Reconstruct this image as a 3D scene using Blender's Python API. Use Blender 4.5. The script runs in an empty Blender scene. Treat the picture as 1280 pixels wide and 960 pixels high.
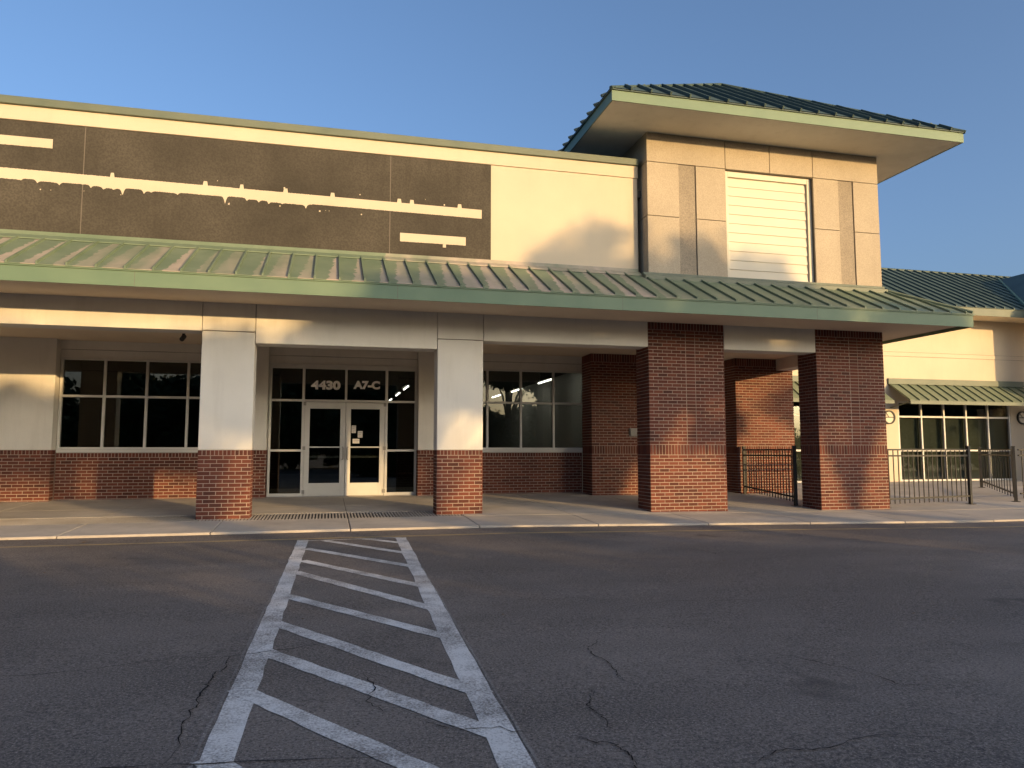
import bpy, bmesh, math, random
from mathutils import Vector, Matrix, Euler
R = math.radians
SC = bpy.context.scene
COL = SC.collection

# ------------------------------------------------------------------ camera, sky, sun, exposure
cd = bpy.data.cameras.new('camera'); cam = bpy.data.objects.new('camera', cd); COL.objects.link(cam)
cd.sensor_width = 36.0; cd.lens = 930.0 / 1280.0 * 36.0; cd.clip_start = 0.05; cd.clip_end = 3000
cam.location = (0, 0, 1.172); cam.rotation_euler = (R(90) + math.atan(83 / 930.0), 0, R(-14.0))
SC.camera = cam

SUN_EL = R(6.2)                       # low evening sun behind the camera, to the right
SUN_H = Vector((0.545, -0.838, 0)).normalized()      # horizontal direction towards the sun
w = bpy.data.worlds.new('World'); SC.world = w; w.use_nodes = True
nt = w.node_tree; bg = nt.nodes['Background']
sky = nt.nodes.new('ShaderNodeTexSky'); sky.sky_type = 'NISHITA'; sky.sun_disc = False
sky.sun_elevation = SUN_EL; sky.sun_rotation = math.atan2(SUN_H.x, SUN_H.y)
sky.altitude = 0; sky.air_density = 0.65; sky.dust_density = 5.5; sky.ozone_density = 2.1
nt.links.new(sky.outputs[0], bg.inputs[0]); bg.inputs[1].default_value = 0.15
sd = bpy.data.lights.new('sun', 'SUN'); sun = bpy.data.objects.new('sun', sd); COL.objects.link(sun)
sd.energy = 2.0; sd.angle = R(0.55); sd.color = (1.0, 0.64, 0.27)
sun_dir = Vector((SUN_H.x * math.cos(SUN_EL), SUN_H.y * math.cos(SUN_EL), math.sin(SUN_EL)))
sun.rotation_euler = sun_dir.to_track_quat('Z', 'Y').to_euler(); sun.location = (20, -30, 12)
vs = SC.view_settings; vs.view_transform = 'Standard'; vs.look = 'None'; vs.gamma = 1; vs.use_curve_mapping = False
vs.exposure = 1.45
SC.cycles.use_denoising = True
SC.cycles.max_bounces = 8; SC.cycles.transparent_max_bounces = 12
SC.cycles.caustics_reflective = False; SC.cycles.caustics_refractive = False

# ------------------------------------------------------------------ helpers
def tag(o, label=None, cat=None, group=None, kind=None):
    if label: o['label'] = label
    if cat: o['category'] = cat
    if group: o['group'] = group
    if kind: o['kind'] = kind
    return o

def empty(name, loc=(0, 0, 0), rz=0, parent=None):
    o = bpy.data.objects.new(name, None); COL.objects.link(o)
    o.location = loc; o.rotation_euler = (0, 0, rz); o.empty_display_size = 0.2
    if parent: o.parent = parent
    return o

class MB:
    def __init__(s): s.v = []; s.f = []; s.m = []; s.smooth = False
    def poly(s, pts, mi=0):
        n = len(s.v); s.v += [tuple(p) for p in pts]; s.f.append(tuple(range(n, n + len(pts)))); s.m.append(mi); return s
    def box(s, x0, x1, y0, y1, z0, z1, mi=0):
        n = len(s.v)
        s.v += [(x0,y0,z0),(x1,y0,z0),(x1,y1,z0),(x0,y1,z0),(x0,y0,z1),(x1,y0,z1),(x1,y1,z1),(x0,y1,z1)]
        for q in ((0,3,2,1),(4,5,6,7),(0,1,5,4),(1,2,6,5),(2,3,7,6),(3,0,4,7)):
            s.f.append(tuple(n + i for i in q)); s.m.append(mi)
        return s
    def hexa(s, b, t, mi=0):      # four bottom and four top points, counter-clockwise seen from above
        n = len(s.v); s.v += [tuple(p) for p in b] + [tuple(p) for p in t]
        for q in ((0,3,2,1),(4,5,6,7),(0,1,5,4),(1,2,6,5),(2,3,7,6),(3,0,4,7)):
            s.f.append(tuple(n + i for i in q)); s.m.append(mi)
        return s
    def extr(s, prof, x0, x1, mi=0):   # profile in (y,z), extruded along x; counter-clockwise seen from +x
        n = len(s.v); k = len(prof)
        s.v += [(x0, y, z) for y, z in prof] + [(x1, y, z) for y, z in prof]
        for i in range(k):
            j = (i + 1) % k; s.f.append((n + i, n + j, n + k + j, n + k + i)[::-1]); s.m.append(mi)
        s.f.append(tuple(n + i for i in range(k))[::-1]); s.f.append(tuple(n + k + i for i in range(k))); s.m += [mi, mi]
        return s
    def tube(s, pts, rad, seg=8, mi=0, cap=True):
        pts = [Vector(p) for p in pts]; n = len(s.v); rads = rad if isinstance(rad, (list, tuple)) else [rad] * len(pts)
        for i, p in enumerate(pts):
            d = (pts[min(i+1, len(pts)-1)] - pts[max(i-1, 0)]).normalized()
            a = d.cross(Vector((0.13, 0.31, 0.94))); a = a.normalized() if a.length > 1e-4 else Vector((1,0,0)); b = d.cross(a)
            for k in range(seg):
                t = 2 * math.pi * k / seg; s.v.append(tuple(p + (a * math.cos(t) + b * math.sin(t)) * rads[i]))
        for i in range(len(pts) - 1):
            for k in range(seg):
                k2 = (k + 1) % seg
                s.f.append((n + i*seg + k, n + i*seg + k2, n + (i+1)*seg + k2, n + (i+1)*seg + k)); s.m.append(mi)
        if cap:
            s.f.append(tuple(n + k for k in range(seg))[::-1]); s.f.append(tuple(n + (len(pts)-1)*seg + k for k in range(seg))); s.m += [mi, mi]
        return s
    def mesh(s, name, mats):
        me = bpy.data.meshes.new(name); me.from_pydata(s.v, [], s.f)
        for m in (mats if isinstance(mats, (list, tuple)) else [mats]): me.materials.append(m)
        me.polygons.foreach_set('material_index', s.m)
        if s.smooth: me.polygons.foreach_set('use_smooth', [True] * len(s.f))
        me.update(); return me
    def build(s, name, mats, parent=None, loc=None):
        o = bpy.data.objects.new(name, s.mesh(name, mats)); COL.objects.link(o)
        if parent: o.parent = parent; o.matrix_parent_inverse = pinv(parent)
        if loc: o.location = loc
        return o

def pinv(parent):
    m = Matrix.Identity(4); p = parent; chain = []
    while p: chain.append(p); p = p.parent
    for p in reversed(chain):
        m = m @ p.matrix_parent_inverse @ (Matrix.Translation(p.location) @ p.rotation_euler.to_matrix().to_4x4())
    return m.inverted()

def bevel(o, wdt=0.006, seg=1):
    md = o.modifiers.new('bevel', 'BEVEL'); md.width = wdt; md.segments = seg; md.limit_method = 'ANGLE'; md.angle_limit = R(40)
    return o

# ------------------------------------------------------------------ materials
def mat(name):
    m = bpy.data.materials.new(name); m.use_nodes = True
    return m, m.node_tree.nodes, m.node_tree.links, m.node_tree.nodes['Principled BSDF']
def noise(N, L, scale, detail=4, vec=None, rough=0.55, dist=0.0):
    n = N.new('ShaderNodeTexNoise'); n.inputs['Scale'].default_value = scale; n.inputs['Detail'].default_value = detail
    n.inputs['Roughness'].default_value = rough; n.inputs['Distortion'].default_value = dist
    if vec is not None: L.new(vec, n.inputs['Vector'])
    return n
def ramp(N, L, src, stops):
    r = N.new('ShaderNodeValToRGB'); e = r.color_ramp.elements
    while len(e) > len(stops): e.remove(e[-1])
    while len(e) < len(stops): e.new(0.5)
    for i, (p, c) in enumerate(stops):
        e[i].position = p; e[i].color = (c, c, c, 1) if isinstance(c, (int, float)) else (*c, 1)
    L.new(src, r.inputs[0]); return r
def mixc(N, L, fac, a, b, mode='MIX'):
    m = N.new('ShaderNodeMix'); m.data_type = 'RGBA'; m.blend_type = mode
    for sock, v in ((0, fac), (6, a), (7, b)):
        if isinstance(v, (int, float)): m.inputs[sock].default_value = v
        elif isinstance(v, tuple): m.inputs[sock].default_value = (*v, 1)
        else: L.new(v, m.inputs[sock])
    return m.outputs[2]
def bump(N, L, P, h, strength=0.3, dist=0.01):
    b = N.new('ShaderNodeBump'); b.inputs['Strength'].default_value = strength; b.inputs['Distance'].default_value = dist
    L.new(h, b.inputs['Height']); L.new(b.outputs[0], P.inputs['Normal']); return b
def wpos(N): return N.new('ShaderNodeNewGeometry').outputs['Position']
def vmath(N, L, vec, mul):
    n = N.new('ShaderNodeVectorMath'); n.operation = 'MULTIPLY'; L.new(vec, n.inputs[0]); n.inputs[1].default_value = mul; return n.outputs[0]
def math_n(N, L, op, a, b=None):
    n = N.new('ShaderNodeMath'); n.operation = op
    for i, v in enumerate((a, b)):
        if v is None: continue
        if isinstance(v, (int, float)): n.inputs[i].default_value = v
        else: L.new(v, n.inputs[i])
    return n.outputs[0]

def stucco(name, col, var=0.10, grain=130, dirt=0.25, bstr=0.35, gc=0.14):
    m, N, L, P = mat(name); p = wpos(N)
    n1 = noise(N, L, 0.8, 5, p); n2 = noise(N, L, grain, 3, p); n3 = noise(N, L, 1.0, 6, vmath(N, L, p, (3.5, 3.5, 0.35)), 0.65)
    c = mixc(N, L, ramp(N, L, n1.outputs[0], [(0.3, 0), (0.7, 1)]).outputs[0], tuple(x * (1 - var) for x in col), tuple(min(1, x * (1 + var * 0.6)) for x in col))
    streak = ramp(N, L, n3.outputs[0], [(0.52, 0.0), (0.75, dirt)]).outputs[0]
    c = mixc(N, L, streak, c, tuple(x * y for x, y in zip(col, (0.62, 0.60, 0.57))))
    c = mixc(N, L, ramp(N, L, n2.outputs[0], [(0.36, gc), (0.62, 0.0)]).outputs[0], c, tuple(x * 0.45 for x in col))
    L.new(c, P.inputs['Base Color']); P.inputs['Roughness'].default_value = 0.9; P.inputs['Specular IOR Level'].default_value = 0.2
    bump(N, L, P, n2.outputs[0], bstr, 0.004); return m

M = {}
M['stucco'] = stucco('cream_stucco', (0.72, 0.695, 0.635))
M['stucco_white'] = stucco('white_stucco', (0.60, 0.515, 0.39), 0.06, 130, 0.10)
M['stucco_soffit'] = stucco('soffit_board', (0.76, 0.65, 0.50), 0.06, 90, 0.08, 0.1)
M['stucco_tan'] = stucco('tan_stucco', (0.45, 0.385, 0.295), 0.12, 60, 0.2, 0.6, 0.35)
M['stucco_dark'] = stucco('rough_tan_stucco', (0.335, 0.285, 0.22), 0.18, 45, 0.2, 0.9, 0.5)
M['joint'] = stucco('joint_sealant', (0.16, 0.14, 0.12), 0.05, 60, 0.0)
M['panel_dark'] = stucco('dark_brown_paint', (0.080, 0.071, 0.057), 0.35, 30, 0.55, 0.9, 0.45)

def brick_mat():
    m, N, L, P = mat('red_brick'); p = wpos(N)
    oi = N.new('ShaderNodeObjectInfo'); ge = N.new('ShaderNodeNewGeometry')
    rnd = math_n(N, L, 'FRACT', math_n(N, L, 'ADD', oi.outputs['Random'], math_n(N, L, 'MULTIPLY', ge.outputs['Random Per Island'], 7.31)))
    c = ramp(N, L, rnd, [(0.0, (0.060, 0.022, 0.017)), (0.25, (0.108, 0.031, 0.021)), (0.6, (0.138, 0.040, 0.025)), (0.85, (0.170, 0.054, 0.034)), (1.0, (0.090, 0.034, 0.027))]).outputs[0]
    n1 = noise(N, L, 55, 4, p); n2 = noise(N, L, 1.3, 4, p)
    c = mixc(N, L, ramp(N, L, n1.outputs[0], [(0.35, 0.0), (0.75, 0.35)]).outputs[0], c, (0.20, 0.072, 0.045))
    c = mixc(N, L, ramp(N, L, n2.outputs[0], [(0.42, 0.0), (0.72, 0.40)]).outputs[0], c, (0.065, 0.027, 0.022))
    L.new(c, P.inputs['Base Color']); P.inputs['Roughness'].default_value = 0.85; P.inputs['Specular IOR Level'].default_value = 0.25
    bump(N, L, P, n1.outputs[0], 0.4, 0.004); return m
M['brick'] = brick_mat()
M['mortar'] = stucco('mortar', (0.40, 0.315, 0.26), 0.18, 160, 0.25)

def metal_paint(name, col, faded=None, peel=False):
    m, N, L, P = mat(name); p = wpos(N)
    n1 = noise(N, L, 1.6, 5, p); n2 = noise(N, L, 26, 3, p)
    c = mixc(N, L, ramp(N, L, n1.outputs[0], [(0.35, 0), (0.7, 1)]).outputs[0], col, faded or tuple(x * 1.2 for x in col))
    if peel:
        oi = N.new('ShaderNodeObjectInfo'); tc = N.new('ShaderNodeTexCoord')
        sx = N.new('ShaderNodeSeparateXYZ'); L.new(tc.outputs['Object'], sx.inputs[0])
        jit = noise(N, L, 7, 5, p, 0.7)
        nb = noise(N, L, 1.3, 3, vmath(N, L, p, (1.0, 0.25, 0.25)))
        # paint has lifted off in a ragged strip beside each seam, different on every panel
        e = math_n(N, L, 'ADD', sx.outputs[0], math_n(N, L, 'MULTIPLY', math_n(N, L, 'SUBTRACT', jit.outputs[0], 0.5), 0.26))
        edge = math_n(N, L, 'ADD', 0.175, math_n(N, L, 'MULTIPLY', math_n(N, L, 'SUBTRACT', oi.outputs['Random'], 0.5), 0.22))
        low = math_n(N, L, 'MULTIPLY', sx.outputs[2], 0.17)
        msk = math_n(N, L, 'GREATER_THAN', e, math_n(N, L, 'ADD', edge, low))
        amount = ramp(N, L, nb.outputs[0], [(0.40, 0.25), (0.62, 1.0)]).outputs[0]
        px = N.new('ShaderNodeSeparateXYZ'); L.new(p, px.inputs[0])      # the old paint held better on the roof below the tower
        amount = math_n(N, L, 'MULTIPLY', amount, ramp(N, L, math_n(N, L, 'DIVIDE', px.outputs[0], 20), [(0.29, 1.0), (0.34, 0.12)]).outputs[0])
        c = mixc(N, L, math_n(N, L, 'MULTIPLY', msk, amount), c, (0.40, 0.335, 0.275))
        nd = noise(N, L, 3.0, 5, p, 0.7); c = mixc(N, L, ramp(N, L, nd.outputs[0], [(0.5, 0), (0.8, 0.4)]).outputs[0], c, (0.10, 0.12, 0.085))
    L.new(c, P.inputs['Base Color']); P.inputs['Roughness'].default_value = 0.55; P.inputs['Specular IOR Level'].default_value = 0.35
    bump(N, L, P, n2.outputs[0], 0.08, 0.003); return m
M['green_fascia'] = metal_paint('green_fascia_paint', (0.125, 0.195, 0.130), (0.150, 0.220, 0.145))
M['green_roof'] = metal_paint('faded_green_roof_metal', (0.130, 0.180, 0.115), (0.175, 0.220, 0.145), True)
M['green_awning'] = metal_paint('green_awning_metal', (0.150, 0.185, 0.120), (0.185, 0.215, 0.145))
M['green_dark'] = metal_paint('dark_green_roof_metal', (0.055, 0.085, 0.075), (0.075, 0.11, 0.095))
M['green_coping'] = metal_paint('dull_green_coping_metal', (0.115, 0.14, 0.105), (0.15, 0.17, 0.125))
M['aluminium'] = metal_paint('white_aluminium_frame', (0.56, 0.55, 0.52), (0.62, 0.61, 0.57))
M['white_paint'] = metal_paint('white_louvre_paint', (0.58, 0.53, 0.43), (0.62, 0.57, 0.46))
M['black_metal'] = metal_paint('black_fence_metal', (0.022, 0.022, 0.022), (0.04, 0.038, 0.034))
M['steel'] = metal_paint('brushed_steel', (0.30, 0.29, 0.28)); M['steel'].node_tree.nodes['Principled BSDF'].inputs['Metallic'].default_value = 0.8
M['white_vinyl'] = metal_paint('white_vinyl_letters', (0.86, 0.85, 0.83))
M['paper'] = metal_paint('white_paper', (0.55, 0.54, 0.51))
M['grey_box'] = metal_paint('grey_box_metal', (0.26, 0.25, 0.23))
M['blind'] = metal_paint('grey_green_blind', (0.55, 0.57, 0.48))
M['dark_plastic'] = metal_paint('dark_plastic', (0.035, 0.033, 0.03))
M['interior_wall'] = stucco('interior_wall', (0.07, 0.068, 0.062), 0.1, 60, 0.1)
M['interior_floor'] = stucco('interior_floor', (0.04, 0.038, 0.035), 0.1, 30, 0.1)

def glass_mat():
    m, N, L, P = mat('window_glass'); N.remove(P); out = N['Material Output']
    tr = N.new('ShaderNodeBsdfTransparent'); tr.inputs[0].default_value = (0.50, 0.52, 0.50, 1)
    gl = N.new('ShaderNodeBsdfGlossy'); gl.inputs['Roughness'].default_value = 0.0; gl.inputs[0].default_value = (0.95, 0.98, 0.96, 1)
    fr = N.new('ShaderNodeFresnel')
    L.new(math_n(N, L, 'ADD', 1.62, math_n(N, L, 'MULTIPLY', N.new('ShaderNodeNewGeometry').outputs['Backfacing'], 1 / 1.62 - 1.62)), fr.inputs[0])
    nz = noise(N, L, 1.1, 2, wpos(N)); b = N.new('ShaderNodeBump'); b.inputs['Strength'].default_value = 0.04; b.inputs['Distance'].default_value = 0.01
    L.new(nz.outputs[0], b.inputs['Height']); L.new(b.outputs[0], gl.inputs['Normal'])
    f2 = math_n(N, L, 'MULTIPLY', fr.outputs[0], 1.0)
    mx = N.new('ShaderNodeMixShader'); L.new(f2, mx.inputs[0]); L.new(tr.outputs[0], mx.inputs[1]); L.new(gl.outputs[0], mx.inputs[2])
    L.new(mx.outputs[0], out.inputs[0]); return m
M['glass'] = glass_mat()

def lamp_mat():
    m, N, L, P = mat('lit_fluorescent_tube')
    P.inputs['Emission Color'].default_value = (1.0, 0.95, 0.85, 1); P.inputs['Emission Strength'].default_value = 7.0; return m
M['tube'] = lamp_mat()

def asphalt_mat(paint=None):
    m, N, L, P = mat('asphalt' if paint is None else 'worn_' + paint + '_paint'); p = wpos(N)
    big = noise(N, L, 0.22, 5, p); mid = noise(N, L, 1.4, 6, vmath(N, L, p, (0.5, 1.0, 1.0)), 0.6); grit = noise(N, L, 62, 3, p, 0.75); speck = noise(N, L, 120, 1, p)
    c = mixc(N, L, ramp(N, L, big.outputs[0], [(0.40, 0), (0.62, 1)]).outputs[0], (0.118, 0.101, 0.091), (0.205, 0.174, 0.152))
    c = mixc(N, L, ramp(N, L, mid.outputs[0], [(0.40, 0), (0.66, 0.75)]).outputs[0], c, (0.082, 0.071, 0.064))
    c = mixc(N, L, ramp(N, L, grit.outputs[0], [(0.50, 0.0), (0.66, 0.8)]).outputs[0], c, (0.26, 0.222, 0.195))
    c = mixc(N, L, ramp(N, L, speck.outputs[0], [(0.60, 0.0), (0.70, 0.75)]).outputs[0], c, (0.40, 0.35, 0.31))
    c = mixc(N, L, ramp(N, L, grit.outputs[0], [(0.34, 0.85), (0.48, 0.0)]).outputs[0], c, (0.022, 0.021, 0.021))
    stn = noise(N, L, 1.15, 3, p, 0.5); c = mixc(N, L, ramp(N, L, stn.outputs[0], [(0.67, 0.0), (0.73, 0.55)]).outputs[0], c, (0.030, 0.028, 0.027))
    if paint:
        col = {'white': (0.74, 0.72, 0.69), 'yellow': (0.42, 0.32, 0.16), 'faint': (0.50, 0.49, 0.47)}[paint]
        th = {'white': (0.54, 0.74), 'yellow': (0.52, 0.76), 'faint': (0.40, 0.58)}[paint]
        wn = noise(N, L, 2.6, 6, p, 0.68); wf = noise(N, L, 75, 3, p, 0.7)
        s = math_n(N, L, 'ADD', math_n(N, L, 'MULTIPLY', wn.outputs[0], 0.60), math_n(N, L, 'MULTIPLY', wf.outputs[0], 0.62))
        k = ramp(N, L, s, [(th[0], 0.94), (th[1], 0.10)]).outputs[0]
        c = mixc(N, L, k, c, col)
    L.new(c, P.inputs['Base Color']); P.inputs['Roughness'].default_value = 0.74; P.inputs['Specular IOR Level'].default_value = 0.4
    bump(N, L, P, grit.outputs[0], 0.5 if paint is None else 0.25, 0.006); return m
M['asphalt'] = asphalt_mat(); M['paint'] = asphalt_mat('white'); M['yellow'] = asphalt_mat('yellow')
M['paint_faint'] = asphalt_mat('faint')
M['crack'] = stucco('open_crack', (0.011, 0.011, 0.011), 0.2, 90, 0)

def concrete_mat(name, col):
    m, N, L, P = mat(name); p = wpos(N)
    n1 = noise(N, L, 0.9, 6, p, 0.65); n2 = noise(N, L, 170, 2, p); n3 = noise(N, L, 6, 5, p, 0.7)
    oi = N.new('ShaderNodeObjectInfo')
    c = mixc(N, L, ramp(N, L, n1.outputs[0], [(0.35, 0), (0.7, 1)]).outputs[0], tuple(x * 0.78 for x in col), tuple(x * 1.1 for x in col))
    c = mixc(N, L, ramp(N, L, n3.outputs[0], [(0.55, 0), (0.8, 0.5)]).outputs[0], c, tuple(x * 0.5 for x in col))
    c = mixc(N, L, math_n(N, L, 'MULTIPLY', oi.outputs['Random'], 0.28), c, tuple(x * 0.6 for x in col))
    L.new(c, P.inputs['Base Color']); P.inputs['Roughness'].default_value = 0.88; P.inputs['Specular IOR Level'].default_value = 0.3
    bump(N, L, P, n2.outputs[0], 0.3, 0.003); return m
M['concrete'] = concrete_mat('grey_concrete', (0.50, 0.455, 0.395))
M['concrete_dark'] = concrete_mat('dirty_concrete', (0.10, 0.094, 0.085))

def leaf_mat(name, a, b):
    m, N, L, P = mat(name); ge = N.new('ShaderNodeNewGeometry')
    c = ramp(N, L, ge.outputs['Random Per Island'], [(0, a), (1, b)]).outputs[0]
    L.new(c, P.inputs['Base Color']); P.inputs['Roughness'].default_value = 0.6
    P.inputs['Transmission Weight'].default_value = 0.0; return m
M['leaf'] = leaf_mat('oak_leaves', (0.035, 0.060, 0.018), (0.085, 0.12, 0.035))
M['leaf_shrub'] = leaf_mat('shrub_leaves', (0.03, 0.055, 0.02), (0.07, 0.10, 0.03))
M['leaf_dry'] = leaf_mat('dry_leaves', (0.10, 0.055, 0.025), (0.19, 0.12, 0.06))
M['bark'] = stucco('bark', (0.11, 0.085, 0.062), 0.3, 30, 0.4, 1.0)

# ------------------------------------------------------------------ ground
def slope(x): return 0.03 + 0.024 * min(max((x - 3) / 9.0, 0), 1)
def walk(x, y): return 0.125 + min(y - 17.7, 0) * slope(x)
def lot(x, y): return walk(x, 12) - 0.035 + 0.0135 * (max(min(y, 12), -16) - 12)

def grid_sheet(name, xs, ys, zf, m, parent=None):
    b = MB(); nx = len(xs)
    b.v = [(x, y, zf(x, y)) for y in ys for x in xs]
    for j in range(len(ys) - 1):
        for i in range(nx - 1):
            b.f.append((j*nx + i, j*nx + i + 1, (j+1)*nx + i + 1, (j+1)*nx + i)); b.m.append(0)
    return b.build(name, m, parent)
asphalt = grid_sheet('asphalt', [-600, -60, -20, 3, 6, 9, 12, 30, 60, 600], [-900, -60, -16, 12.08, 12.3, 60, 900],
                     lambda x, y: lot(x, y) if y < 12.2 else -0.42, M['asphalt'])
tag(asphalt, kind='structure')

def strip(pts_l, pts_r, name, m, dz):
    b = MB()
    for i in range(len(pts_l) - 1):
        q = [pts_l[i], pts_r[i], pts_r[i+1], pts_l[i+1]]
        b.poly([(x, y, lot(x, y) + dz) for x, y in q])
    o = b.build(name, m, asphalt)
    # make sure it faces up
    if o.data.polygons[0].normal.z < 0: o.data.flip_normals()
    return o
def lerp(a, b, t): return (a[0] + (b[0]-a[0])*t, a[1] + (b[1]-a[1])*t)
def wob_strip(a, b, wd, name, m, dz, n=14, amp=0.006, seed=0):
    rnd = random.Random(seed); d = Vector((b[0]-a[0], b[1]-a[1])).normalized(); nn = Vector((-d.y, d.x))
    l, r = [], []
    for i in range(n + 1):
        p = Vector(lerp(a, b, i / n)); j1 = rnd.uniform(-amp, amp); j2 = rnd.uniform(-amp, amp)
        l.append(tuple(p + nn * (wd/2 + j1))); r.append(tuple(p - nn * (wd/2 + j2)))
    return strip(l, r, name, m, dz)
wob_strip((-0.285, 11.10), (-0.465, 2.4), 0.15, 'painted_stripe', M['paint'], 0.002, 40, 0.007, 1)
wob_strip((1.085, 11.07), (0.80, 2.2), 0.15, 'painted_stripe', M['paint'], 0.002, 40, 0.007, 2)
wob_strip((-0.30, 10.98), (1.10, 11.06), 0.05, 'painted_stripe', M['paint'], 0.0035, 12, 0.006, 13)
bars = [((0.56, 11.03), (1.05, 10.48)), ((-0.02, 11.0), (1.09, 9.42)), ((-0.25, 10.25), (1.05, 8.42)), ((-0.27, 9.25), (1.02, 7.25)),
        ((-0.32, 8.50), (0.98, 6.26)), ((-0.36, 7.25), (0.97, 5.32)), ((-0.42, 6.28), (0.94, 4.12)), ((-0.46, 5.50), (0.90, 3.52)), ((-0.49, 4.66), (0.85, 2.72)), ((-0.52, 3.70), (0.80, 1.9))]
for i, (a, b) in enumerate(bars):
    a, b = lerp(a, b, 0.02), lerp(a, b, 0.965)
    wob_strip(a, b, 0.125, 'painted_stripe', M['paint'], 0.0035, 20, 0.006, 20 + i)
wob_strip((-16, 11.20), (26, 11.24), 0.12, 'painted_stripe', M['yellow'], 0.002, 60, 0.008, 3)
for k, (a, b, off) in enumerate((((-0.36, 8.2), (-0.465, 2.4), -.090), ((1.01, 8.6), (0.80, 2.2), .092))):
    wob_strip((a[0] + off * .75, a[1]), (b[0] + off * 1.2, b[1]), 0.016, 'painted_stripe', M['paint_faint'], 0.002, 50, 0.006, 70 + k)

def crack(pts, wd, seed):
    rnd = random.Random(seed); l, r = [], []; full = []
    for i in range(len(pts) - 1):
        for k in range(6): full.append(lerp(pts[i], pts[i+1], k / 6))
    full.append(pts[-1]); n = len(full)
    for i, p in enumerate(full):
        a = full[max(i-1, 0)]; b = full[min(i+1, n-1)]
        d = Vector((b[0]-a[0], b[1]-a[1])); d = d.normalized() if d.length else Vector((1, 0)); nn = Vector((-d.y, d.x))
        q = Vector(p) + Vector((rnd.uniform(-1, 1), rnd.uniform(-1, 1))) * 0.016
        h = 0.72 * wd * rnd.uniform(0.2, 1.0) * min(1, 4 * i / n + 0.1, 4 * (n - 1 - i) / n + 0.1) / 2
        l.append(tuple(q + nn * h)); r.append(tuple(q - nn * h))
    o = strip(l, r, 'crack', M['crack'], 0.0055)
    return o
CR = [([(-0.51, 5.34), (-0.59, 5.25), (-0.58, 5.05), (-0.63, 4.91), (-0.63, 4.75), (-0.66, 4.6), (-0.64, 4.42), (-0.66, 4.2), (-0.63, 3.9), (-0.66, 3.5)], 0.018),
      ([(2.02, 5.22), (1.79, 4.99), (1.75, 4.86), (1.78, 4.53), (1.75, 4.34), (1.74, 4.23)], 0.014),
      ([(1.5, 4.17), (1.48, 4.06), (1.4, 3.93), (1.39, 3.85), (1.41, 3.69), (1.38, 3.48)], 0.014),
      ([(1.17, 3.55), (1.23, 3.46), (1.34, 3.38), (1.35, 3.26), (1.34, 3.14), (1.4, 2.9)], 0.014),
      ([(1.85, 3.05), (2.05, 3.15), (2.27, 3.11), (2.6, 3.2), (2.9, 3.1)], 0.014),
      ([(-3.2, 5.0), (-2.4, 5.2), (-1.6, 5.15), (-1.0, 5.3), (-0.51, 5.3), (0.1, 5.5), (0.6, 5.6)], 0.012),
      ([(-2.2, 3.55), (-1.4, 3.7), (-0.9, 3.65), (-0.3, 3.6), (0.3, 3.5)], 0.016),
      ([(2.9, 4.6), (3.1, 4.3), (3.25, 4.05), (3.3, 3.8), (3.5, 3.75)], 0.014),
      ([(2.3, 6.0), (3.0, 6.2), (3.9, 6.1), (4.7, 6.35)], 0.010), ([(4.7, 9.4), (4.9, 8.9), (4.85, 8.5)], 0.014),
      ([(0.25, 4.75), (0.30, 4.45), (0.24, 4.25), (0.34, 4.0)], 0.014), ([(0.50, 3.9), (0.62, 3.75), (0.85, 3.70), (1.05, 3.55)], 0.014),
      ([(-5.5, 8.2), (-4.2, 8.0), (-2.8, 8.3), (-1.2, 8.1)], 0.010), ([(2.4, 8.0), (3.6, 8.5), (5.2, 8.3), (6.8, 8.8), (8.5, 8.6)], 0.009)]
for i, (p, wd) in enumerate(CR): crack(p, wd, i)

# pavement: concrete slabs with open joints on a dark bed
pavement = grid_sheet('pavement', [-16, -8, 0, 3, 6, 9, 12, 28], [12.03, 13.6, 17.7, 24.5], lambda x, y: walk(x, y) - 0.022, M['concrete_dark'])
tag(pavement, kind='structure')
def slab(x0, x1, y0, y1, m=None, g=0.006):
    x0 += g; x1 -= g; y0 += g; y1 -= g
    c = [(x0, y0), (x1, y0), (x1, y1), (x0, y1)]
    b = MB().hexa([(x, y, walk(x, y) - 0.09) for x, y in c], [(x, y, walk(x, y)) for x, y in c])
    return b.build('concrete_slab', m or M['concrete'], pavement)
xs = [-16 + 2.05 * i for i in range(22)]
for i in range(len(xs) - 1):
    b = slab(xs[i], xs[i+1], 12.0, 13.45); bevel(b, 0.012, 2)
    gy = 14.35 if -6.0 < xs[i] + 1 < 3.2 else 13.45
    slab(xs[i], xs[i+1], gy, 15.6); slab(xs[i], xs[i+1], 15.6, 17.7); slab(xs[i], xs[i+1], 17.7, 21.5)
gx0, gx1 = xs[5], xs[9]
b = MB(); x = gx0 + 0.01
while x < gx1 - 0.02:        # grooved walking surface across the bays
    c = [(x, 13.46), (x + 0.026, 13.46), (x + 0.026, 14.34), (x, 14.34)]
    b.hexa([(p, q, walk(p, q) - 0.03) for p, q in c], [(p, q, walk(p, q) - 0.001) for p, q in c]); x += 0.056
tag(b.build('grooved_strip', M['concrete'], pavement), kind='stuff')

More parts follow.
